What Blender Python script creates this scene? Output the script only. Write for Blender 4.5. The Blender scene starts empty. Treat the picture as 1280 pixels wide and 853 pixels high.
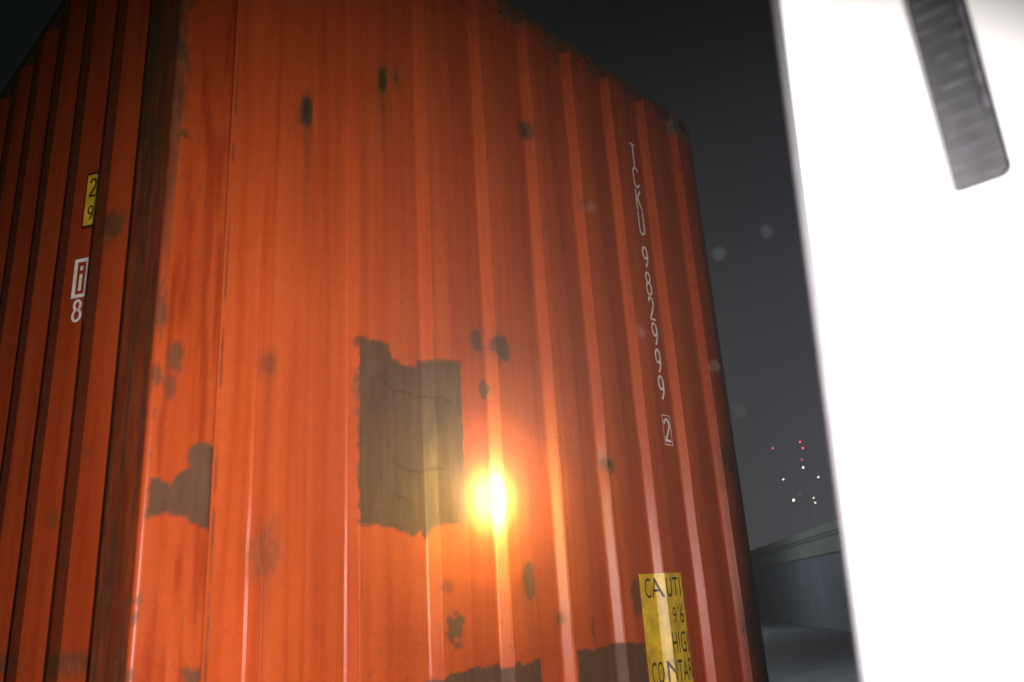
import bpy, bmesh, math, random
import numpy as np
from mathutils import Matrix, Vector

C = bpy.context.scene.collection
S = bpy.context.scene
random.seed(7); rng = np.random.RandomState(7)

# ------------------------------------------------------------------ camera
cam_d = bpy.data.cameras.new("camera"); cam_o = bpy.data.objects.new("camera", cam_d); C.objects.link(cam_o)
CAM = Vector((-0.66353, -1.65668, 0.74992))
M = Matrix(((0.69646, -0.18207, -0.69411), (-0.71515, -0.2559, -0.65045), (-0.05919, 0.9494, -0.30843)))
cam_o.matrix_world = Matrix.Translation(CAM) @ M.to_4x4()
cam_d.sensor_width = 36; cam_d.lens = 28.5; cam_d.clip_start = 0.02; cam_d.clip_end = 1000
cam_d.dof.use_dof = True; cam_d.dof.focus_distance = 3.2; cam_d.dof.aperture_fstop = 3.6
S.camera = cam_o
RIGHT = M @ Vector((1, 0, 0)); UP = M @ Vector((0, 1, 0)); FWD = M @ Vector((0, 0, -1))

# ------------------------------------------------------------------ night sky
W = bpy.data.worlds.new("World"); S.world = W; W.use_nodes = True
wn = W.node_tree.nodes; wl = W.node_tree.links
bg = wn["Background"]
sky = wn.new("ShaderNodeTexSky"); sky.sky_type = 'NISHITA'; sky.sun_disc = False
sky.sun_elevation = math.radians(2); sky.sun_rotation = math.radians(200)
mixw = wn.new("ShaderNodeMix"); mixw.data_type = 'RGBA'
geo = wn.new("ShaderNodeTexCoord"); _u = 0
rampw = wn.new("ShaderNodeValToRGB")
# glow of the lit port low in the sky towards azimuth 78 deg, black elsewhere
dotn = wn.new("ShaderNodeVectorMath"); dotn.operation = 'DOT_PRODUCT'
az, el = math.radians(78), math.radians(-5)
dotn.inputs[1].default_value = (math.sin(az) * math.cos(el), math.cos(az) * math.cos(el), math.sin(el))
wl.new(geo.outputs["Generated"], dotn.inputs[0]); wl.new(dotn.outputs["Value"], rampw.inputs[0])
rampw.color_ramp.elements[0].position = 0.50; rampw.color_ramp.elements[0].color = (0.0006, 0.0005, 0.0006, 1)
rampw.color_ramp.elements[1].position = 0.99; rampw.color_ramp.elements[1].color = (0.060, 0.060, 0.076, 1)
for p_, c_ in ((.67, .0010), (.74, .0040), (.84, .015), (.93, .034)):
    e = rampw.color_ramp.elements.new(p_); e.color = (c_ * .95, c_ * .94, c_ * 1.15, 1)
mixw.inputs[0].default_value = 0.004
wl.new(rampw.outputs[0], mixw.inputs[6]); wl.new(sky.outputs[0], mixw.inputs[7])
wl.new(mixw.outputs[2], bg.inputs[0]); bg.inputs[1].default_value = 1.0

# ------------------------------------------------------------------ light: the camera's flash and a warm hand torch
def spot(name, loc, target, energy, cone, blend, radius, col):
    d = bpy.data.lights.new(name, 'SPOT'); d.energy = energy; d.spot_size = math.radians(cone); d.spot_blend = blend
    d.shadow_soft_size = radius; d.color = col
    o = bpy.data.objects.new(name, d); C.objects.link(o); o.location = loc
    o.rotation_euler = (Vector(target) - Vector(loc)).to_track_quat('-Z', 'Y').to_euler()
    return o
flash_loc = CAM + RIGHT * 0.11 + UP * 0.02 + FWD * 0.02
FT = CAM + FWD * 2.0 - RIGHT * 0.05 - UP * 0.71
spot("camera_flash", flash_loc, FT, 262, 108, 1.0, 0.014, (1.0, 0.94, 0.91))
TT = (0.985, 0.012, 1.04)
torch_loc = CAM - (Vector(TT) - CAM).normalized() * 0.22 + UP * 0.004
for k, (watts, cone, col) in enumerate([(15000, 3.1, (1, .95, .90)), (6000, 4.8, (1, .95, .62)), (1700, 7.0, (1, .98, .24)), (800, 11.5, (1, .96, .13)), (330, 19, (.80, 1, .12))]):
    o = spot("hand_torch", torch_loc, TT, watts, cone, 1.0, 0.004, col)
    o.scale = (.88, 1.12, 1) if k < 3 else (1, 1.1, 1)

S.view_settings.view_transform = 'Standard'; S.view_settings.look = 'None'
S.view_settings.exposure = 0; S.view_settings.gamma = 1; S.view_settings.use_curve_mapping = False
S.cycles.volume_bounces = 0; S.cycles.max_bounces = 5; S.cycles.sample_clamp_indirect = 4

# ------------------------------------------------------------------ helpers
def link(o, parent=None):
    C.objects.link(o)
    if parent is not None: o.parent = parent
    return o
def mesh_obj(name, bm, mat, parent=None, smooth=False):
    me = bpy.data.meshes.new(name); bm.normal_update(); bm.to_mesh(me); bm.free()
    if smooth:
        for p in me.polygons: p.use_smooth = True
    if mat: me.materials.append(mat)
    return link(bpy.data.objects.new(name, me), parent)
def tag(o, label=None, cat=None, group=None, kind=None):
    for k, v in (("label", label), ("category", cat), ("group", group), ("kind", kind)):
        if v: o[k] = v
    return o
def empty(name, loc=(0, 0, 0)):
    o = bpy.data.objects.new(name, None); o.location = loc; o.empty_display_size = .2; return link(o)
def box(bm, x0, x1, y0, y1, z0, z1, bev=0, seg=2):
    r = bmesh.ops.create_cube(bm, size=1)
    for v in r['verts']:
        v.co = Vector((x0 + (v.co.x + .5) * (x1 - x0), y0 + (v.co.y + .5) * (y1 - y0), z0 + (v.co.z + .5) * (z1 - z0)))
    if bev:
        ed = list({e for v in r['verts'] for e in v.link_edges})
        bmesh.ops.bevel(bm, geom=ed, offset=bev, segments=seg, profile=.5, affect='EDGES')
def boxo(name, b, mat, parent, bev=0, seg=2):
    bm = bmesh.new(); box(bm, *b, bev=bev, seg=seg); return mesh_obj(name, bm, mat, parent)
def cyl(bm, p, q, r, n=12, r2=None):
    p, q = Vector(p), Vector(q); d = q - p
    m = Matrix.Translation((p + q) / 2) @ d.to_track_quat('Z', 'Y').to_matrix().to_4x4()
    bmesh.ops.create_cone(bm, cap_ends=True, segments=n, radius1=r, radius2=r if r2 is None else r2, depth=d.length, matrix=m)

def newmat(name):
    m = bpy.data.materials.new(name); m.use_nodes = True
    return m, m.node_tree.nodes, m.node_tree.links, m.node_tree.nodes["Principled BSDF"]
def simple(name, col, rough=.5, metal=0, noise=.12, scale=20, bump=0.0, spec=.5):
    m, n, l, b = newmat(name)
    t = n.new("ShaderNodeTexNoise"); t.inputs["Scale"].default_value = scale; t.inputs["Detail"].default_value = 6
    co = n.new("ShaderNodeTexCoord"); l.new(co.outputs["Object"], t.inputs[0])
    r = n.new("ShaderNodeValToRGB")
    r.color_ramp.elements[0].position = .3; r.color_ramp.elements[1].position = .7
    r.color_ramp.elements[0].color = tuple(c * (1 - noise) for c in col) + (1,)
    r.color_ramp.elements[1].color = tuple(min(1, c * (1 + noise)) for c in col) + (1,)
    l.new(t.outputs[0], r.inputs[0]); l.new(r.outputs[0], b.inputs["Base Color"])
    b.inputs["Roughness"].default_value = rough; b.inputs["Metallic"].default_value = metal
    b.inputs["Specular IOR Level"].default_value = spec
    if bump:
        bp = n.new("ShaderNodeBump"); bp.inputs["Strength"].default_value = bump; bp.inputs["Distance"].default_value = .004
        l.new(t.outputs[0], bp.inputs["Height"]); l.new(bp.outputs[0], b.inputs["Normal"])
    return m
def emis(name, col, s):
    m, n, l, b = newmat(name)
    b.inputs["Base Color"].default_value = (*col, 1)
    b.inputs["Emission Color"].default_value = (*col, 1); b.inputs["Emission Strength"].default_value = s
    return m

def container_paint(name):
    """Orange paint; the attributes wear.r = bare grey primer, wear.g = rust, wear.b = grime with painted flash shade, made per vertex."""
    m, n, l, b = newmat(name)
    at = n.new("ShaderNodeAttribute"); at.attribute_name = "wear"
    sp = n.new("ShaderNodeSeparateColor"); l.new(at.outputs["Color"], sp.inputs[0])
    co = n.new("ShaderNodeTexCoord")
    def noise(scale, vec=(1, 1, 1), detail=5, rough=.55):
        mp = n.new("ShaderNodeMapping"); mp.inputs["Scale"].default_value = vec; l.new(co.outputs["Object"], mp.inputs[0])
        t = n.new("ShaderNodeTexNoise"); t.inputs["Scale"].default_value = scale; t.inputs["Detail"].default_value = detail
        t.inputs["Roughness"].default_value = rough; l.new(mp.outputs[0], t.inputs[0]); return t
    def ramp(src, stops):
        r = n.new("ShaderNodeValToRGB")
        r.color_ramp.elements[0].position, c0 = stops[0]; r.color_ramp.elements[0].color = (*c0, 1)
        r.color_ramp.elements[1].position, c1 = stops[-1]; r.color_ramp.elements[1].color = (*c1, 1)
        for p, c in stops[1:-1]:
            e = r.color_ramp.elements.new(p); e.color = (*c, 1)
        l.new(src, r.inputs[0]); return r
    def mix(f, a, bb, mode='MIX'):
        x = n.new("ShaderNodeMix"); x.data_type = 'RGBA'; x.blend_type = mode
        if isinstance(f, float): x.inputs[0].default_value = f
        else: l.new(f, x.inputs[0])
        for i, s in ((6, a), (7, bb)):
            if isinstance(s, tuple): x.inputs[i].default_value = (*s, 1)
            else: l.new(s, x.inputs[i])
        return x.outputs[2]
    streak = noise(9, (3.2, 3.2, .12)); blot = noise(3.5, (1, 1, .5)); fine = noise(160, (1, 1, 1), 3)
    base = ramp(streak.outputs[0], [(.28, (.43, .058, .010)), (.5, (.52, .082, .016)), (.72, (.57, .100, .022))])
    c = mix(.55, base.outputs[0], ramp(blot.outputs[0], [(.3, (.80, .74, .70)), (.7, (1, 1, 1))]).outputs[0], 'MULTIPLY')
    c = mix(.5, c, ramp(noise(38, (1, 1, .6), 4, .7).outputs[0], [(.35, (.86, .82, .80)), (.65, (1, 1, 1))]).outputs[0], 'MULTIPLY')
    c = mix(.5, c, ramp(fine.outputs[0], [(.3, (.75, .75, .75)), (.7, (1, 1, 1))]).outputs[0], 'MULTIPLY')
    grime_shade = mix(1.0, c, (.50, .27, .18), 'MULTIPLY')  # dark tint for grime, and for flash shade painted into the colour
    c = mix(sp.outputs[2], c, grime_shade)
    rc = ramp(noise(45, (1, 1, .4), 6, .7).outputs[0], [(.3, (.055, .020, .010)), (.55, (.13, .046, .018)), (.75, (.26, .10, .04))])
    c = mix(sp.outputs[1], c, rc.outputs[0])
    pc = ramp(noise(14, (1.5, 1.5, .35), 8, .7).outputs[0], [(.3, (.074, .029, .014)), (.52, (.104, .043, .021)), (.75, (.150, .070, .036))])
    c = mix(sp.outputs[0], c, pc.outputs[0])
    dk = n.new("ShaderNodeMix"); dk.data_type = 'RGBA'; l.new(at.outputs["Alpha"], dk.inputs[0]); dk.inputs[6].default_value = (.03, .016, .010, 1); l.new(c, dk.inputs[7]); c = dk.outputs[2]
    l.new(c, b.inputs["Base Color"])
    ro = n.new("ShaderNodeMath"); ro.operation = 'MULTIPLY_ADD'; ro.use_clamp = True
    mx = n.new("ShaderNodeMath"); mx.operation = 'MAXIMUM'; l.new(sp.outputs[0], mx.inputs[0]); l.new(sp.outputs[1], mx.inputs[1])
    l.new(mx.outputs[0], ro.inputs[0]); ro.inputs[1].default_value = .25; ro.inputs[2].default_value = .36
    l.new(ro.outputs[0], b.inputs["Roughness"]); b.inputs["Specular IOR Level"].default_value = .27
    h = n.new("ShaderNodeMath"); h.operation = 'SUBTRACT'; h.use_clamp = False
    l.new(fine.outputs[0], h.inputs[0]); l.new(mx.outputs[0], h.inputs[1])
    bp = n.new("ShaderNodeBump"); bp.inputs["Strength"].default_value = .18; bp.inputs["Distance"].default_value = .0012
    l.new(h.outputs[0], bp.inputs["Height"]); l.new(bp.outputs[0], b.inputs["Normal"])
    return m

PAINT = container_paint("orange_container_paint")
RUSTY = simple("rusty_brown_steel", (.10, .032, .015), .62, 0, .5, 30, .5)
DARKSTEEL = simple("dark_steel", (.035, .035, .037), .6, 0, .3, 30)
WORN = simple("worn_grey_red_steel", (.13, .075, .062), .6, 0, .4, 26, .4)
WHITE = simple("white_truck_paint", (.80, .80, .80), .38, 0, .02, 4)
TRIM = simple("pale_grey_rubber", (.09, .09, .10), .5, 0, .08, 40)
RUBBER = simple("dark_ribbed_rubber", (.030, .030, .034), .6, 0, .25, 60, .3)
RIBM = simple("dull_rib_edges", (.07, .07, .08), .5, 0, .5, 90)
LETTER = simple("white_marking_paint", (.84, .76, .71), .5, 0, .25, 60)
YELLOW = simple("yellow_sticker", (.66, .42, .02), .42, 0, .32, 22)
BLACK = simple("black_sticker_print", (.04, .022, .01), .5, 0, .4, 70)
BORDER = simple("sticker_border", (.045, .006, .003), .5, 0, .2, 30)
GROUNDM = simple("yard_asphalt", (.085, .09, .10), .75, 0, .3, 1.5)

# ------------------------------------------------------------------ noise for wear masks
def vnoise(x, y, seed):
    r = np.random.RandomState(seed); g = r.rand(257, 257)
    xi = np.floor(x).astype(int); yi = np.floor(y).astype(int); fx = x - xi; fy = y - yi
    fx = fx * fx * (3 - 2 * fx); fy = fy * fy * (3 - 2 * fy); xi %= 256; yi %= 256
    return (g[xi, yi] * (1 - fx) * (1 - fy) + g[xi + 1, yi] * fx * (1 - fy) + g[xi, yi + 1] * (1 - fx) * fy + g[xi + 1, yi + 1] * fx * fy)
def fbm(x, y, seed):
    return (vnoise(x, y, seed) + .5 * vnoise(2 * x + 9, 2 * y, seed + 1) + .25 * vnoise(4 * x, 4 * y + 5, seed + 2)) / 1.75
def sm(a, b, x): t = np.clip((x - a) / (b - a), 0, 1); return t * t * (3 - 2 * t)
def poly_sd(px, pz, P):
    P = np.array(P); d = np.full(px.shape, 1e9); ins = np.zeros(px.shape, bool)
    for i in range(len(P)):
        a, b = P[i], P[(i + 1) % len(P)]; e = b - a
        t = np.clip(((px - a[0]) * e[0] + (pz - a[1]) * e[1]) / (e @ e), 0, 1)
        d = np.minimum(d, np.hypot(px - a[0] - t * e[0], pz - a[1] - t * e[1]))
        c = ((a[1] > pz) != (b[1] > pz))
        with np.errstate(divide='ignore', invalid='ignore'):
            ins ^= c & (px < (b[0] - a[0]) * (pz - a[1]) / (b[1] - a[1]) + a[0])
    return np.where(ins, -d, d)

# ------------------------------------------------------------------ corrugation profiles
BR = .0030      # radius of the rolled bends
CONV = [.2700 + .2546 * i for i in range(9)]      # where each outer flat of the front wall starts
def front_points():
    pts = [(.146, .029), (.16, .029)]
    for i, x in enumerate(CONV):
        pts += [(x - .021, .029), (x, 0), (min(x + .105, 2.385), 0)]
        if i < 8: pts.append((x + .105 + .010, .029))
    return pts
FP = front_points(); FX = np.array([p[0] for p in FP]); FY = np.array([p[1] for p in FP])
def yF(x): return np.interp(x, FX, FY)
def side_points():
    pts = [(.190, .036), (.302, .036), (.370, 0)]; y = .370
    while y < 11.6:
        pts += [(y + .072, 0), (y + .140, .036), (y + .210, .036), (y + .278, 0)]; y += .278
    pts.append((y + .072, 0)); return pts
SP = side_points(); SX = np.array([p[0] for p in SP]); SY = np.array([p[1] for p in SP])
def xS(y): return np.interp(y, SX, SY)

def sheet(name, us, zs, place, wear, mat, parent, flip=False, smooth_flat=True):
    """a corrugated sheet as a fine grid: us along the wall, zs up; place(U,Z)->xyz arrays, wear(U,Z)->rgb"""
    U, Z = np.meshgrid(us, zs); X, Y, ZZ = place(U, Z)
    nv = U.size; nu, nz = len(us), len(zs)
    co = np.stack([X, Y, ZZ], -1).reshape(-1, 3)
    i = np.arange(nz - 1)[:, None] * nu + np.arange(nu - 1)[None, :]
    q = np.stack([i, i + 1, i + nu + 1, i + nu], -1).reshape(-1, 4)
    if flip: q = q[:, ::-1]
    me = bpy.data.meshes.new(name); me.vertices.add(nv); me.vertices.foreach_set("co", co.ravel())
    nf = len(q); me.loops.add(nf * 4); me.loops.foreach_set("vertex_index", q.ravel().astype(np.int32))
    me.polygons.add(nf); me.polygons.foreach_set("loop_start", np.arange(nf, dtype=np.int32) * 4)
    me.polygons.foreach_set("use_smooth", np.ones(nf, bool))
    me.update(); me.validate()
    a = me.attributes.new("wear", 'FLOAT_COLOR', 'POINT')
    R, G, B = wear(U, Z); A_ = 1 - getattr(wear, 'crack', np.zeros_like(R)); c = np.stack([R, G, B, A_], -1).astype(np.float32)
    a.data.foreach_set("color", c.ravel())
    me.materials.append(mat)
    return link(bpy.data.objects.new(name, me), parent)
def knots(pts, step, bend):
    """sample positions: fine near each bend so the bend stays crisp, with a small rolled bead on it"""
    s = set()
    for a, b in zip(pts[:-1], pts[1:]):
        k = max(1, int((b - a) / step))
        for j in range(k + 1): s.add(round(a + (b - a) * j / k, 5))
    for p in pts:
        for d in (-1.5, -1, -.8, -.5, -.2, .2, .5, .8, 1, 1.5): s.add(round(p + d * bend, 5))
    return np.array(sorted(v for v in s if pts[0] <= v <= pts[-1]))

# ================================================================== CONTAINER
cont = empty("shipping_container", (0, 0, 0))
tag(cont, "weathered orange corrugated shipping container with grey primer patches, seen at its front corner", "shipping container")
def beads(x, edges, r):
    h = np.zeros_like(x)
    for e in edges:
        t = np.clip(1 - ((x - e) / r) ** 2, 0, 1); h = np.maximum(h, r * .8 * np.sqrt(t))
    return h
LEFT_SLANT = [v for x in CONV for v in (x - .021, x)]
def front_place(U, Z):
    y = yF(U) - beads(U, LEFT_SLANT, .0020)
    w = (fbm(U * 5, Z * 3, 21) - .5) * .006 * sm(.1, .4, Z)
    dent = np.zeros_like(U)
    for (x, z, rx, rz, d) in [(.36, 2.03, .05, .07, .006), (.62, 2.25, .05, .07, .006), (1.06, 1.50, .04, .05, .006), (1.11, .8, .04, .06, .007),
                              (.82, .70, .05, .05, .004), (1.55, 1.18, .05, .05, .006), (.28, .89, .05, .05, .005)]:
        dent += d * np.exp(-(((U - x) / rx) ** 2 + ((Z - z) / rz) ** 2))
    return U, y + w + dent, Z
PATCH = [(.5235, 1.434), (.565, 1.436), (.623, 1.436), (.624, 1.412), (.66, 1.404), (.70, 1.392), (.738, 1.396), (.745, 1.412), (.80, 1.418), (.878, 1.426),
         (.882, .985), (.855, .962), (.80, .965), (.765, .955), (.753, .929), (.74, .950), (.713, .932), (.68, .945), (.623, .951), (.56, .955), (.5235, .960)]
def front_wear(U, Z):
    j = (fbm(U * 40, Z * 40, 3) - .5); j2 = (fbm(U * 110, Z * 110, 5) - .5)
    P = np.zeros_like(U); R = np.zeros_like(U); G = np.zeros_like(U)
    def add(a, m): return np.maximum(a, m)
    P = add(P, sm(.003, -.003, poly_sd(U, Z, PATCH) + j * .010 + j2 * .004))
    P = add(P, sm(.003, -.003, poly_sd(U, Z, [(1.296, .613), (1.40, .606), (1.52, .615), (1.645, .606), (1.65, -.2), (1.296, -.2)]) + j * .02))
    P = add(P, sm(.003, -.003, poly_sd(U, Z, [(.70, .545), (.76, .583), (.88, .596), (1.0, .592), (1.15, .596), (1.15, -.2), (.70, -.2)]) + j * .03))
    for Q, a in ((PATCH, .010), ):
        sd = poly_sd(U, Z, Q) + j * a + j2 * .004
        R = add(R, .8 * sm(.007, .001, np.abs(sd - .002)) * sm(.45, .6, fbm(U * 26, Z * 26, 8)))
    # spots: (x, z, rx, rz, primer, rust, drip length)
    for (x, z, rx, rz, p, r, dr) in [(.358, 2.045, .020, .045, .25, 1, .55), (.612, 2.262, .015, .050, .25, 1, .5), (.684, 2.325, .016, .040, 0, .45, .1),
            (1.265, 2.375, .022, .030, .5, .8, .05), (.972, 1.522, .024, .036, .85, .25, .05), (1.062, 1.503, .034, .048, .9, .5, .22), (.994, 1.366, .020, .028, .85, .1, .05),
            (.272, 1.317, .016, .026, .0, .6, .3), (.282, .892, .03, .05, 0, .55, .3), (.828, .700, .030, .038, .9, .1, .03), (1.117, .810, .024, .052, .8, .5, .35),
            (1.398, .668, .018, .045, .8, .2, .04), (1.555, 1.185, .026, .026, .1, .75, .05), (1.628, .745, .030, .055, .75, .3, .05), (2.345, 1.27, .035, .06, .3, .85, .1),
            (1.55, 2.165, .014, .022, 0, .5, .05), (1.262, .70, .012, .018, 0, .7, .03), (2.34, .62, .03, .10, .4, .8, .1), (.80, .80, .02, .02, .5, 0, 0), (2.10, 1.02, .012, .02, 0, .5, .05)]:
        d = np.hypot((U - x) / rx, (Z - z) / rz) + j * 1.1 + j2 * .4
        k = sm(1.15, .8, d); halo = sm(2.1, .8, d) * .75
        P = add(P, p * k * (d < 1.2)); R = add(R, r * sm(1.25, .75, d)); R = add(R, halo * r * .7)
        if dr:
            s = sm(rx * .9, rx * .15, np.abs(U - x)) * sm(z - dr, z, Z) * (Z < z) * (.6 + j2)
            R = add(R, .8 * s * r)
    R = R * (1 - .75 * (P > .6) * P)
    crack = np.zeros_like(U)
    # hairline cracks over the grey patch
    ins = poly_sd(U, Z, PATCH) < -.004
    for z0, a, x0, x1, s in [(1.330, .02, .56, .85, 1), (1.12, .015, .62, .80, 5), (1.04, .03, .63, .70, 8)]:
        zz = z0 - (U - x0) * .07 + a * (fbm(U * 22, U * 0 + s, s) - .5) * 2
        k = .55 * sm(.005, .001, np.abs(Z - zz)) * ins * (U > x0) * (U < x1); crack = crack + k
    for (x, z, rx, rz) in [(.358, 2.045, .017, .036), (.612, 2.262, .013, .040), (1.265, 2.375, .015, .020), (1.555, 1.185, .012, .012), (.684, 2.325, .006, .02)]:
        crack = np.maximum(crack, .8 * sm(1.2, .4, np.hypot((U - x) / rx, (Z - z) / rz) + j))
    front_wear.crack = np.clip(crack, 0, 1)
    # rust seam on the fold line of every outer flat, darker tone in the inner flats, scratches
    for i, x in enumerate(CONV):
        w = fbm(Z * 9 + i * 7, U * 0 + i, 40 + i)
        R = add(R, (.35 + .9 * sm(.5, .75, w)) * sm(.0042, .001, np.abs(U - (x + .114))) * (P < .4) * .8)
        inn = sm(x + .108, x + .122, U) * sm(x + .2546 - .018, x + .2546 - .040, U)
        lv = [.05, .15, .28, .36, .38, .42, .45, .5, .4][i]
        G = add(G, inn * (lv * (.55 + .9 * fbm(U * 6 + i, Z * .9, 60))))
        # darker strip beside each fold, stronger on the right-hand flats
        G = add(G, (.12 + .05 * i) * sm(x + .03, x + .11, U) * (U < x + .12))
    R = add(R, .8 * sm(.003, .001, np.abs(U - .166)) * sm(.35, .6, fbm(Z * 14, U * 0, 77)))
    for (xa, za, xb, zb) in [(1.350, 2.395, 1.400, 2.325), (1.383, 2.331, 1.392, 2.26), (1.41, 2.21, 1.425, 2.12), (1.43, 2.10, 1.435, 1.95)]:
        sd = poly_sd(U, Z, [(xa, za), (xb, zb), (xb + .001, zb)]); R = add(R, .8 * sm(.004, .001, np.abs(sd)))
    # grime and painted flash falloff below the top rail, darker towards the right end
    G = add(G, .5 * sm(2.55, 2.84, Z + j * .25)); G = add(G, .75 * sm(2.20, 2.385, U + j * .1))
    R = add(R, .5 * sm(2.78, 2.85, Z + j * .2))
    spk = sm(.80, .86, vnoise(U * 130, Z * 130, 91)) * sm(.6, .72, fbm(U * 6, Z * 6, 95)); R = add(R, .35 * spk)
    return np.clip(P, 0, 1), np.clip(R, 0, 1), np.clip(G, 0, 1)
zf = np.concatenate([np.arange(.06, .35, .03), np.arange(.35, 2.865, .0065)])
sheet("front_wall", knots(list(FX), .006, BR), zf, front_place, front_wear, PAINT, cont)

def side_place(U, Z):
    return xS(U) + (fbm(U * 4, Z * 3, 31) - .5) * .004, U, Z
def side_wear_shade(U, Z):
    j = fbm(U * 30, Z * 30, 13) - .5
    R = np.zeros_like(U); P = np.zeros_like(U); G = .38 + .3 * fbm(U * 3, Z * 1.2, 15)  # overall dark tint paints in the dimness of the grazing flash
    k = ((U - .370) % .278)
    outer = (k < .078) & (U > .36)
    G = np.maximum(G, outer * (.5 + j * .5))  # outer flats tinted darker, painting in the bands of grazing light
    G = np.maximum(G, sm(.93, .90, Z + j * .05) * .35)
    R = np.maximum(R, outer * sm(.45, .75, fbm(U * 20, Z * 2, 17)) * .3)
    for (y, z, ry, rz, r) in [(.36, 1.72, .05, .05, .9), (.40, .90, .02, .025, .7), (.60, 1.02, .02, .02, .5), (.35, 1.15, .02, .02, .5), (.36, .685, .12, .03, .8), (.82, .68, .2, .03, .8)]:
        R = np.maximum(R, r * sm(1.3, .6, np.hypot((U - y) / ry, (Z - z) / rz) + j * 1.3))
    P = np.maximum(P, .5 * outer * sm(.72, .8, fbm(U * 60, Z * 6, 19)))
    return P, np.clip(R, 0, 1), np.clip(G, 0, 1)
us = knots(list(SX[SX < 3.5]), .011, .003); us = np.concatenate([us, knots(list(SX[SX >= us[-1]]), .06, .003)[1:]])
side = sheet("side_wall", us, np.concatenate([np.arange(.1, .5, .08), np.arange(.5, 2.85, .018)]), side_place, side_wear_shade, PAINT, cont, flip=True)

# corner posts: fine grids too so that they carry the same kind of wear
def post(name, x0, x1, y0, y1, z0, z1, wear, parent, r=.011):
    """rounded box column as a loop extruded upwards; u = distance round the loop"""
    pts = []
    for cx, cy, a0 in ((x0 + r, y0 + r, 180), (x1 - r, y0 + r, 270), (x1 - r, y1 - r, 0), (x0 + r, y1 - r, 90)):
        for k in range(7):
            a = math.radians(a0 + 15 * k); pts.append((cx + r * math.cos(a), cy + r * math.sin(a)))
    pts.append(pts[0]); out = [pts[0]]
    for p in pts[1:]:
        q = out[-1]; L = math.dist(p, q); k = max(1, int(L / .006))
        for jj in range(1, k + 1): out.append((q[0] + (p[0] - q[0]) * jj / k, q[1] + (p[1] - q[1]) * jj / k))
    px = np.array([p[0] for p in out]); py = np.array([p[1] for p in out])
    def place(U, Z):
        i = U.astype(int); w = (fbm(px[i] * 30 + py[i] * 17, Z * 5, 33) - .5) * .0016
        return px[i] + w, py[i] + w, Z
    def wr(U, Z): i = U.astype(int); return wear(px[i], py[i], Z)
    return sheet(name, np.arange(len(out)), np.arange(z0, z1, .0075), place, wr, PAINT, parent)
PP = [(.137, 1.116), (.118, 1.120), (.096, 1.108), (.088, 1.085), (.092, 1.062), (.070, 1.050), (.060, 1.022), (.045, 1.035), (.018, 1.028), (.010, 1.00), (.015, .962), (.05, .968), (.075, .962), (.11, .945), (.146, .935), (.150, 1.11)]
def left_post_wear(X, Y, Z):
    front = Y < .006; j = fbm(X * 45 + Y * 40, Z * 45, 51) - .5; js = fbm((X + Y) * 60, Z * 3.5, 53)
    P = sm(.003, -.003, poly_sd(X, Z, PP) + j * .018) * front
    R = np.zeros_like(X); G = np.zeros_like(X)
    G = np.where(front, .15 + .55 * sm(.45, .7, js) + .5 * sm(1.7, 2.5, Z), .30 + .5 * sm(1.4, 2.2, Z))
    sidef = (X < .004) & (Y > .010)
    js2 = fbm((X + Y) * 35, Z * 9, 58); G = np.where(sidef, .10 + .55 * sm(.35, .65, js2), G); R = np.maximum(R, sidef * (.22 + .6 * sm(.4, .6, js) + .3 * sm(1.5, 2.2, Z)))  # side face browned: rust, plus the grazing flash's darkness painted in
    edge = (X < .022) & (Y < .02)
    R = np.maximum(R, edge * sm(1.25, 1.9, Z) * (.55 + .6 * j + .3))
    R = np.maximum(R, front * sm(.05, .02, X) * sm(1.7, 2.1, Z) * sm(.35, .6, fbm(X * 80, Z * 18, 57)))
    P = np.maximum(P, .55 * edge * sm(.62, .7, fbm(X * 90 + Y * 90, Z * 30, 59)))
    for (x, z, rx, rz, p, r) in [(.045, 1.292, .017, .03, .7, .9), (.008, 1.395, .012, .03, .6, .9), (.040, 1.228, .012, .024, .4, .7), (.012, 1.25, .012, .022, .3, .8),
                                 (.032, 1.84, .010, .013, .3, .9), (.128, .64, .028, .03, .9, 0), (.02, 2.38, .02, .08, .2, 1)]:
        d = np.hypot((X - x) / rx, (Z - z) / rz) + j * 1.2; P = np.maximum(P, front * p * sm(1.1, .7, d)); R = np.maximum(R, front * r * sm(1.4, .7, d))
    R = R * (1 - .8 * P)
    spk = sm(.78, .84, vnoise(X * 140 + Y * 60, Z * 140, 61)) * sm(.4, .6, fbm(X * 20, Z * 5, 63)); R = np.maximum(R, .35 * spk * front)
    return np.clip(P, 0, 1), np.clip(R, 0, 1), np.clip(G, 0, 1)
post("corner_post", 0.0, .148, 0.0, .197, .118, 2.778, left_post_wear, cont)
def right_post_wear(X, Y, Z):
    j = fbm(X * 30 + Y * 30, Z * 14, 71) - .5
    P = .55 * sm(2.392, 2.412, X + j * .03) ; R = .65 * sm(2.37, 2.40, X + j * .03); G = np.full_like(X, .85)
    return np.clip(P, 0, 1), np.clip(R, 0, 1), G
rp = post("corner_post", 2.378, 2.438, 0.0, .197, .118, 2.778, right_post_wear, cont)
rp["label"] = "corner post worn to dull grey"

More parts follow.
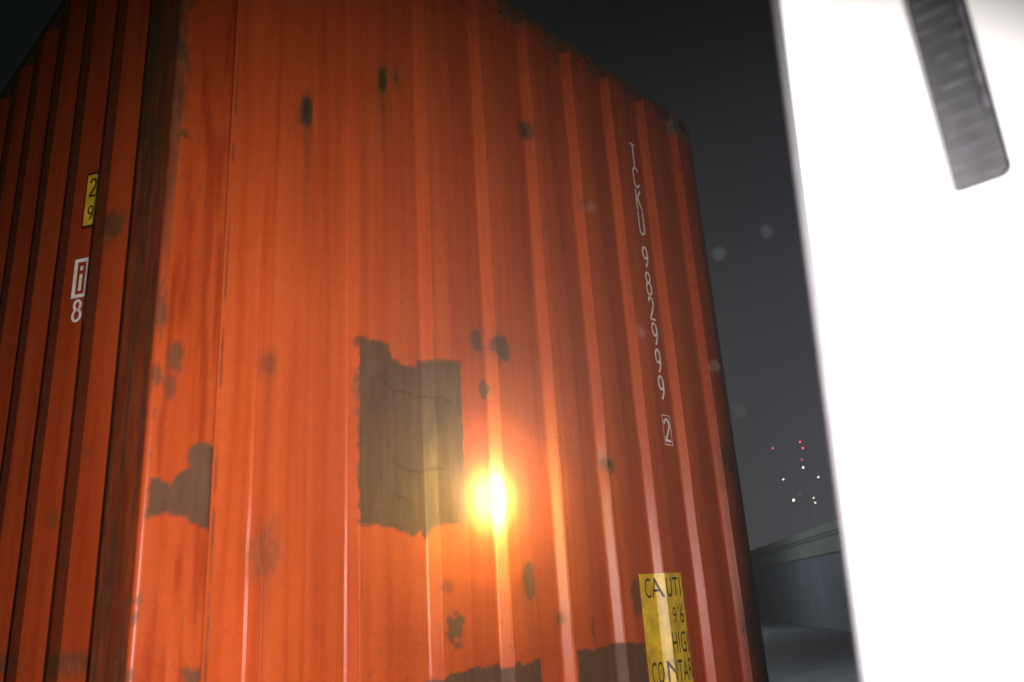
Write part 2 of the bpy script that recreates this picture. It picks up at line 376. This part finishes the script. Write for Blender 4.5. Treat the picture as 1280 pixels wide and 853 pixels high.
# rails, castings, roof and the unseen sides, so the box is whole
boxo("top_rail", (.14, 2.30, .004, .064, 2.842, 2.892), RUSTY, cont, .004)
boxo("top_rail", (.006, .066, .18, 11.9, 2.842, 2.892), RUSTY, cont, .004)
boxo("bottom_rail", (.14, 2.30, .002, .10, 0.0, .12), WORN, cont, .004)
boxo("bottom_rail", (.002, .10, .18, 11.9, 0.0, .12), WORN, cont, .004)
boxo("roof", (.05, 2.39, .05, 12.1, 2.872, 2.886), WORN, cont)
boxo("far_side_wall", (2.36, 2.40, .19, 12.0, .1, 2.84), RUSTY, cont)
boxo("door_end", (.0, 2.438, 12.0, 12.06, .0, 2.89), RUSTY, cont)
boxo("floor_panel", (.05, 2.39, .05, 12.0, .12, .16), WORN, cont)
def casting(x0, y0, z0, name="corner_casting"):
    bm = bmesh.new(); x1, y1, z1 = x0 + .162, y0 + .178, z0 + .118
    box(bm, x0, x1, y0, y1, z0, z1, .010, 2)
    o = mesh_obj(name, bm, WORN, cont)
    bm = bmesh.new()                       # the dark lashing hole in the face
    cyl(bm, (x0 + .081, y0 - .001, z0 + .06), (x0 + .081, y0 + .03, z0 + .06), .031, 20)
    mesh_obj("lashing_hole", bm, DARKSTEEL, o)
for x in (-.002, 2.278):
    for z in (0, 2.778): casting(x, -.003, z)

# ---------------------------------------------------------------- writing draped on the corrugations
def text_mesh(body, w, h, spacing=1.0):
    cu = bpy.data.curves.new("t", 'FONT'); cu.body = body; cu.align_x = 'LEFT'; cu.space_character = spacing; cu.resolution_u = 6
    o = bpy.data.objects.new("t", cu); C.objects.link(o)
    dg = bpy.context.evaluated_depsgraph_get(); dg.update()
    me = bpy.data.meshes.new_from_object(o.evaluated_get(dg)); bpy.data.objects.remove(o)
    bm = bmesh.new(); bm.from_mesh(me)
    xs = [v.co.x for v in bm.verts]; ys = [v.co.y for v in bm.verts]
    for v in bm.verts:
        v.co.x = (v.co.x - min(xs)) / (max(xs) - min(xs)) * w; v.co.y = (v.co.y - min(ys)) / (max(ys) - min(ys)) * h; v.co.z = 0
    return bm
def stroke_mesh(paths, w, h, t):
    """hand-stencil glyph: polyline strokes in a unit box, thickness t"""
    bm = bmesh.new()
    for P in paths:
        P = [Vector((x * w, y * h)) for x, y in P]
        L, Rr = [], []
        for i, p in enumerate(P):
            a = P[max(i - 1, 0)]; b = P[min(i + 1, len(P) - 1)]; d = (b - a).normalized(); nn = Vector((-d.y, d.x)) * t / 2
            L.append(bm.verts.new((*(p + nn), 0))); Rr.append(bm.verts.new((*(p - nn), 0)))
        for i in range(len(P) - 1): bm.faces.new((L[i], Rr[i], Rr[i + 1], L[i + 1]))
    return bm
def arc(cx, cy, rx, ry, a0, a1, n=14): return [(cx + rx * math.cos(math.radians(a0 + (a1 - a0) * k / n)), cy + ry * math.sin(math.radians(a0 + (a1 - a0) * k / n))) for k in range(n + 1)]
GL = {'T': [[(0, .97), (1, .97)], [(.5, .97), (.5, 0)]],
      'C': [arc(.5, .72, .48, .26, 20, 180) + arc(.5, .26, .48, .26, 180, 340)],
      'K': [[(.05, 1), (.05, 0)], [(.95, 1), (.08, .48)], [(.3, .6), (1, 0)]],
      'U': [[(.03, 1)] + arc(.5, .25, .47, .25, 180, 360) + [(.97, 1)]],
      '9': [arc(.5, .70, .44, .28, 0, 360, 20), [(.94, .72), (.90, .40), (.72, .18), (.42, 0)]],
      '8': [arc(.5, .76, .38, .23, 0, 360, 18), arc(.5, .27, .47, .27, 0, 360, 18)],
      '2': [arc(.5, .74, .44, .25, 170, -20) + [(.5, .32), (.05, .03)], [(.02, .03), (1, .03)]],
      '6': [arc(.5, .28, .44, .28, 0, 360, 20), [(.06, .30), (.12, .62), (.35, .9), (.68, 1)]],
      'i': [[(.5, .66), (.5, 0)], [(.5, .98), (.5, .82)]]}
def cut(bm, xs, axis):
    for x in xs:
        co = (x, 0, 0) if axis == 0 else (0, x, 0)
        no = (1, 0, 0) if axis == 0 else (0, 1, 0)
        bmesh.ops.bisect_plane(bm, geom=bm.verts[:] + bm.edges[:] + bm.faces[:], plane_co=co, plane_no=no)
def drape_front(bm, x0, z0, off):
    for v in bm.verts: v.co = Vector((v.co.x + x0, 0, v.co.y + z0))
    xs = sorted(set(list(np.arange(x0 - .05, x0 + .5, .006)) + [x for x in FX if x0 - .05 < x < x0 + .5])); cut(bm, xs, 0)
    for v in bm.verts:
        a = np.array([v.co.x]); zz = np.array([v.co.z]); _, y, _ = front_place(a, zz); v.co.y = float(y[0]) - off
def drape_side(bm, y0, z0, off):
    for v in bm.verts: v.co = Vector((0, y0 - v.co.x, v.co.y + z0))      # letters read from left (far) to right (near)
    xs = sorted(set(list(np.arange(y0 - .3, y0 + .05, .01)) + [x for x in SX if y0 - .3 < x < y0 + .05])); cut(bm, xs, 1)
    for v in bm.verts:
        x, _, _ = side_place(np.array([v.co.y]), np.array([v.co.z])); v.co.x = float(x[0]) - off
num = tag(bpy.data.objects.new("serial_number", None)); link(num, cont)
rows = [('T', 2.604, 2.490), ('C', 2.488, 2.394), ('K', 2.380, 2.284), ('U', 2.278, 2.174), ('9', 2.118, 2.026), ('8', 2.004, 1.905), ('2', 1.895, 1.797),
        ('9', 1.785, 1.692), ('9', 1.674, 1.578), ('9', 1.565, 1.470), ('2', 1.392, 1.305)]
XN = 1.966
for k, (ch, zt, zb) in enumerate(rows):
    w = .036; xx = XN - w / 2 + (.004 if k == 10 else 0)
    bm = stroke_mesh(GL[ch], w, zt - zb, .0100); drape_front(bm, xx, zb, .0012 + .0001 * (k % 3))
    mesh_obj("letter" if k < 4 else "digit", bm, LETTER, num)
bm = bmesh.new()
def frame(bm, w, h, t):
    for a, b, c, d in ((0, w, 0, t), (0, w, h - t, h), (0, t, t, h - t), (w - t, w, t, h - t)):
        bm.faces.new([bm.verts.new((x, y, 0)) for x, y in ((a, c), (b, c), (b, d), (a, d))])
frame(bm, .054, .118, .0035); drape_front(bm, XN - .023, 1.29, .0016); mesh_obj("digit_frame", bm, LETTER, num)

def rect_bm(w, h, wob=0):
    bm = bmesh.new(); bm.faces.new([bm.verts.new((x, y, 0)) for x, y in ((0, 0), (w, 0), (w, h), (0, h))]); return bm
# yellow caution label across one rib of the front wall
SXL, SXR, SZB, SZT = 1.690, 1.916, .455, .822
bm = rect_bm(SXR - SXL, SZT - SZB); drape_front(bm, SXL, SZB, .0012)
lab = mesh_obj("caution_label", bm, YELLOW, cont)
lab["label"] = "yellow caution label in black capitals on the front wall"
for body, x, z, w, h in [("CAUTI", 1.716, .742, .172, .066), ("9'6", 1.822, .655, .068, .056), ("HIGI", 1.802, .560, .095, .068), ("CONTAR", 1.708, .470, .198, .070)]:
    bm = text_mesh(body, w, h, 1.1); drape_front(bm, x, z, .0022); mesh_obj("lettering", bm, BLACK, lab)
# marks on the side wall: yellow height label with dark border, white boxed i and 8
bm = rect_bm(.066, .178); drape_side(bm, .612, 1.822, .0015); lab2 = mesh_obj("height_label", bm, BORDER, cont)
bm = rect_bm(.056, .160); drape_side(bm, .607, 1.831, .0025); mesh_obj("label_field", bm, YELLOW, lab2)
bm = stroke_mesh(GL['2'], .020, .056, .007); drape_side(bm, .597, 1.920, .0035); mesh_obj("lettering", bm, BLACK, lab2)
bm = stroke_mesh(GL['9'], .016, .042, .005); drape_side(bm, .595, 1.848, .0035); mesh_obj("lettering", bm, BLACK, lab2)
bm = bmesh.new(); frame(bm, .046, .116, .010); drape_side(bm, .618, 1.614, .0015); fr = mesh_obj("intermodal_mark", bm, LETTER, cont)
bm = stroke_mesh(GL['i'], .012, .074, .008); drape_side(bm, .601, 1.634, .0020); mesh_obj("lettering", bm, LETTER, fr)
bm = stroke_mesh(GL['8'], .024, .060, .007); drape_side(bm, .608, 1.546, .0018); mesh_obj("size_digit", bm, LETTER, cont)

# ================================================================== TRUCK CAB (white side fairing close to the camera)
truck = empty("truck_cab", (1.2, -2.6, -1.25))
tag(truck, "white truck cab, its flat side fairing with a dark ribbed slot close on the right", "truck")
def tpart(o):
    o.parent = truck; o.matrix_parent_inverse = Matrix.Translation((-1.2, 2.6, 1.25)); return o
def round_rect(y0, y1, z0, z1, r, n=6):
    out = []
    for cy, cz, a0 in ((y1 - r, z1 - r, 0), (y0 + r, z1 - r, 90), (y0 + r, z0 + r, 180), (y1 - r, z0 + r, 270)):
        for k in range(n + 1):
            a = math.radians(a0 + 90 * k / n); out.append((cy + r * math.cos(a), cz + r * math.sin(a)))
    return out
SLOT = (-1.5620, -1.5175, 1.036, 2.15)
def edge_y(z): return -1.383 - .050 * (z - .68) - .002 * math.cos((z - .9) * 1.2)
EDGE_Y = -1.40
def panel():
    bm = bmesh.new(); es = []
    outer = [(-2.75, -.45), (-2.2, -.45), (-1.9, -.45)] + [(edge_y(z), z) for z in np.linspace(-.45, 2.35, 24)] + [(-1.9, 2.42), (-2.75, 2.45)]
    for loop in (outer, round_rect(*SLOT, .009)):
        vs = [bm.verts.new((0, y, z)) for y, z in loop]
        es += [bm.edges.new((vs[i], vs[(i + 1) % len(vs)])) for i in range(len(vs))]
    bmesh.ops.triangle_fill(bm, use_beauty=True, use_dissolve=False, edges=es)
    faces = bm.faces[:]
    r = bmesh.ops.extrude_face_region(bm, geom=faces)
    for v in r['geom']:
        if isinstance(v, bmesh.types.BMVert): v.co.x += .022
    bmesh.ops.recalc_face_normals(bm, faces=bm.faces)
    # soften the outer rim and the slot's rim
    ed = [e for e in bm.edges if len(e.link_faces) == 2 and abs(e.verts[0].co.x) < 1e-5 and abs(e.verts[1].co.x) < 1e-5 and e.calc_face_angle(0) > .8]
    bmesh.ops.bevel(bm, geom=ed, offset=.003, segments=3, profile=.5, affect='EDGES')
    return bm
fair = tpart(mesh_obj("side_fairing", panel(), WHITE))
bm = bmesh.new(); box(bm, .018, .024, SLOT[0] - .006, SLOT[1] + .006, SLOT[2] - .006, SLOT[3] + .006)
slot = mesh_obj("slot_backing", bm, RUBBER, fair)
bm = bmesh.new(); z = SLOT[2] + .012; k = 0
while z < SLOT[3]:
    a = random.uniform(.0, .006); b = random.uniform(.0, .010)
    box(bm, .0150, .0186, SLOT[0] + .001 + a, SLOT[1] - .001 - b, z, z + .0011); z += .0145
mesh_obj("slot_ribs", bm, RIBM, fair)
bm = bmesh.new(); cyl(bm, (.010, SLOT[0] + .006, 1.10), (.010, SLOT[0] + .004, 2.14), .0022, 10)
mesh_obj("slot_seal", bm, RIBM, fair)
bm = bmesh.new()                                                   # rubber lip along the trailing edge
zs_ = np.linspace(-.44, 2.34, 24)
for a, b in zip(zs_[:-1], zs_[1:]):
    ya = edge_y(a); yb = edge_y(b)
    cyl(bm, (.012, ya + .004, a), (.012, yb + .004, b), .0085, 12)
mesh_obj("edge_trim", bm, TRIM, fair)
tpart(boxo("panel_seam", (-.0012, .001, -1.6065, -1.6040, -.40, 2.30), simple("seam_shadow_gap", (.45, .45, .46), .6), None))
bm = bmesh.new(); box(bm, .03, 2.40, -4.0, -1.95, -.45, 2.35, .10, 4); tpart(mesh_obj("cab_body", bm, WHITE))
bm = bmesh.new(); box(bm, 2.378, 2.40, -1.93, EDGE_Y, -.45, 2.35, .004); tpart(mesh_obj("side_fairing", bm, WHITE))
bm = bmesh.new(); box(bm, .75, 1.65, -4.3, 0.9, -.42, -.18, .01); tpart(mesh_obj("chassis_frame", bm, DARKSTEEL))
def wheel(x, y):
    bm = bmesh.new(); cyl(bm, (x, y, -.75), (x + .3, y, -.75), .5, 40); w = tpart(mesh_obj("wheel", bm, RUBBER))
    bm = bmesh.new(); cyl(bm, (x - .01, y, -.75), (x + .31, y, -.75), .27, 24); r = mesh_obj("rim", bm, TRIM, w)
for x in (.05, 2.05):
    for y in (-3.3, .55): wheel(x, y)

trailer = empty("trailer", (1.2, 6, -1.25)); tag(trailer, "dark steel skeletal trailer underneath the orange container", "trailer")
def rpart(o): o.parent = trailer; o.matrix_parent_inverse = Matrix.Translation((-1.2, -6, 1.25)); return o
for x in (.75, 1.55): rpart(boxo("frame_beam", (x, x + .12, .2, 12, -.14, -.003), DARKSTEEL, None, .006))
for y in (.3, 3.2, 6.2, 9.2, 11.6): rpart(boxo("cross_beam", (.05, 2.39, y, y + .14, -.135, -.006), DARKSTEEL, None, .006))
for y in (8.2, 9.5, 10.8):
    for x in (.05, 2.05):
        bm = bmesh.new(); cyl(bm, (x, y, -.75), (x + .34, y, -.75), .5, 36); w = rpart(mesh_obj("wheel", bm, RUBBER))
        bm = bmesh.new(); cyl(bm, (x - .01, y, -.75), (x + .35, y, -.75), .27, 20); mesh_obj("rim", bm, DARKSTEEL, w)

# ================================================================== SURROUNDINGS
bm = bmesh.new(); bmesh.ops.create_grid(bm, x_segments=8, y_segments=8, size=400)
g = mesh_obj("ground", bm, GROUNDM); g.location.z = -1.25; tag(g, kind="structure")

# long low warehouse beyond the yard
A = Vector((36.2, 13.9, 0)); D = Vector((18.7, 14.1, 0)).normalized(); N = Vector((D.y, -D.x, 0))
if (CAM - A).dot(N) < 0: N = -N
def wpt(s, t, z): return A + D * s + N * t + Vector((0, 0, z))
WALLM = simple("blue_grey_cladding", (.15, .175, .20), .7, 0, .15, .6)
BANDM = simple("pale_green_fascia", (.20, .235, .19), .6, 0, .12, .8)
GAPM = simple("dark_fascia_joint", (.10, .11, .10), .7)
def wbox(name, s0, s1, t0, t1, z0, z1, mat, parent):
    bm = bmesh.new(); vs = [bm.verts.new(wpt(s, t, z)) for z in (z0, z1) for s, t in ((s0, t0), (s1, t0), (s1, t1), (s0, t1))]
    for f in ((0, 1, 2, 3), (7, 6, 5, 4), (0, 4, 5, 1), (1, 5, 6, 2), (2, 6, 7, 3), (3, 7, 4, 0)): bm.faces.new([vs[i] for i in f])
    bmesh.ops.recalc_face_normals(bm, faces=bm.faces); return mesh_obj(name, bm, mat, parent)
wh = empty("warehouse", (0, 0, 0)); tag(wh, "long low warehouse with a pale green fascia in the dark behind the container", "warehouse")
wbox("wall", -14, 70, -14, 0, -1.25, 2.12, WALLM, wh)
fa = wbox("fascia", -14.2, 70.2, -.3, .12, 2.12, 3.40, BANDM, wh)
wbox("fascia_joint", -14.1, 70.1, .08, .16, 2.82, 2.90, GAPM, fa); wbox("fascia_joint", -14.1, 70.1, .08, .16, 2.98, 3.04, GAPM, fa)
wbox("roof", -14.1, 70.1, -14.1, -.3, 3.00, 3.25, GAPM, wh)

# lamp masts far behind
LR = emis("red_warning_lamp", (1, .10, .12), 5); LW = emis("pale_floodlamp", (1, .86, .66), 5); LC = emis("cool_floodlamp", (.75, .85, 1.0), 6); LY = emis("bright_floodlamp", (1, .9, .7), 16)
POLE = simple("galvanised_mast", (.06, .06, .065), .5, .3)
def mast(label, base, lamps):
    root = empty("light_mast", (base[0], base[1], -1.25)); tag(root, label, "light mast", "light masts far behind the warehouse")
    top = max(p[2] for p, m, r in lamps) + .3
    bm = bmesh.new(); cyl(bm, (0, 0, 0), (0, 0, top + 1.25), .011, 8, .008); mesh_obj("pole", bm, POLE, root)
    for p, m, r in lamps:
        q = Vector(p) - Vector((base[0], base[1], -1.25))
        bm = bmesh.new(); cyl(bm, (0, 0, q.z), q, .008, 6); br = mesh_obj("bracket", bm, POLE, root)
        bm = bmesh.new(); bmesh.ops.create_icosphere(bm, subdivisions=2, radius=r * .55, matrix=Matrix.Translation(q)); mesh_obj("lamp", bm, m, root, True)
mast("tall mast with red lamps above white ones in the dark gap beside the container", (99.95, 43.4),
     [((99.87, 42.99, 18.41), LR, .13), ((99.93, 42.80, 17.56), LR, .15), ((99.8, 43.14, 16.15), LR, .09), ((99.81, 43.12, 15.12), LC, .14), ((99.44, 43.95, 11.88), LR, .06)])
mast("lone mast with a single red lamp, nearest the container", (98.5, 46.4), [((98.42, 46.11, 17.98), LR, .12)])
mast("mast with a single dim bluish lamp, right of the lone red lamp", (98.8, 45.8), [((98.71, 45.52, 13.87), LC, .11)])
mast("low mast with the brightest yellowish lamp", (99.1, 45.0), [((99.06, 44.76, 11.16), LY, .13)])
mast("mast nearest the white truck, three small white lamps", (100.5, 41.9),
     [((100.45, 41.65, 13.73), LW, .12), ((100.05, 42.55, 11.20), LW, .10), ((100.06, 42.45, 10.60), LW, .12)])

# added unseen lamps behind cab and container, to brighten the warehouse and the haze
def added_lamp(x, y, z, watts, label):
    yl = empty("added_lamp", (x, y, -1.25)); tag(yl, label, "added lamp", "added unseen lamps lighting the warehouse")
    bm = bmesh.new(); cyl(bm, (0, 0, 0), (0, 0, z + 1.25), .09, 14, .06); mesh_obj("pole", bm, POLE, yl)
    bm = bmesh.new(); cyl(bm, (0, 0, z + 1.5), (0, 0, z + 1.9), .28, 16, .10); mesh_obj("lamp_shade", bm, POLE, yl)
    bm = bmesh.new(); bmesh.ops.create_icosphere(bm, subdivisions=2, radius=.10, matrix=Matrix.Translation((0, 0, z + 1.42))); mesh_obj("bulb", bm, LC, yl, True)
    pd = bpy.data.lights.new("added_lamp_light", 'POINT'); pd.energy = watts; pd.shadow_soft_size = .1; pd.color = (.88, .95, 1)
    po = bpy.data.objects.new("added_lamp_light", pd); C.objects.link(po); po.location = (x, y, z - .15)
added_lamp(18.0, 3.2, 4.2, 3000, "added lamp on a pole, unseen behind the white truck")
added_lamp(36.0, 22.5, 4.6, 2500, "added lamp on a pole before the warehouse, unseen behind the container")

# airborne dust specks just in front of the flash
SPK = simple("pale_dust", (.085, .085, .085), .8, 0, .02)
for u_, v_, d_, rr, lab_ in [(958, 290, .42, .00030, "pale dust speck in the dark gap, level with the start of the serial number"), (898, 318, .40, .00034, "pale dust speck just off the container's right edge, upper of two there"),
        (738, 260, .45, .00030, "pale dust speck in front of the orange wall, left of the serial number"), (893, 458, .43, .00030, "pale dust speck just off the container's right edge, lower of two there"),
        (924, 515, .38, .00022, "small sharp dust speck in the dark gap above the far lamps"), (800, 412, .34, .00034, "large faint dust speck over the middle of the serial number"),
        (503, 380, .46, .00026, "faint dust speck over the orange wall above the grey patch")]:
    x_, y_ = (u_ - 640) / 1013.4, -(v_ - 427) / 1013.4
    bm = bmesh.new(); bmesh.ops.create_icosphere(bm, subdivisions=2, radius=rr)
    for v in bm.verts: v.co *= 1 + .25 * random.random()
    o = mesh_obj("dust_speck", bm, SPK); o.location = CAM + (FWD + RIGHT * x_ + UP * y_) * d_
    tag(o, lab_, "dust speck", "dust specks in the air")

# ================================================================== AIR
bm = bmesh.new(); box(bm, -60, 140, -60, 120, -2.25, 24)
m = bpy.data.materials.new("night_haze"); m.use_nodes = True; nt = m.node_tree
for nd in list(nt.nodes):
    if nd.type == 'BSDF_PRINCIPLED': nt.nodes.remove(nd)
pv = nt.nodes.new("ShaderNodeVolumePrincipled"); pv.inputs["Color"].default_value = (.80, .80, 1, 1); pv.inputs["Density"].default_value = .00075
nt.links.new(pv.outputs[0], nt.nodes["Material Output"].inputs["Volume"])
hz = mesh_obj("haze", bm, m); tag(hz, kind="stuff")
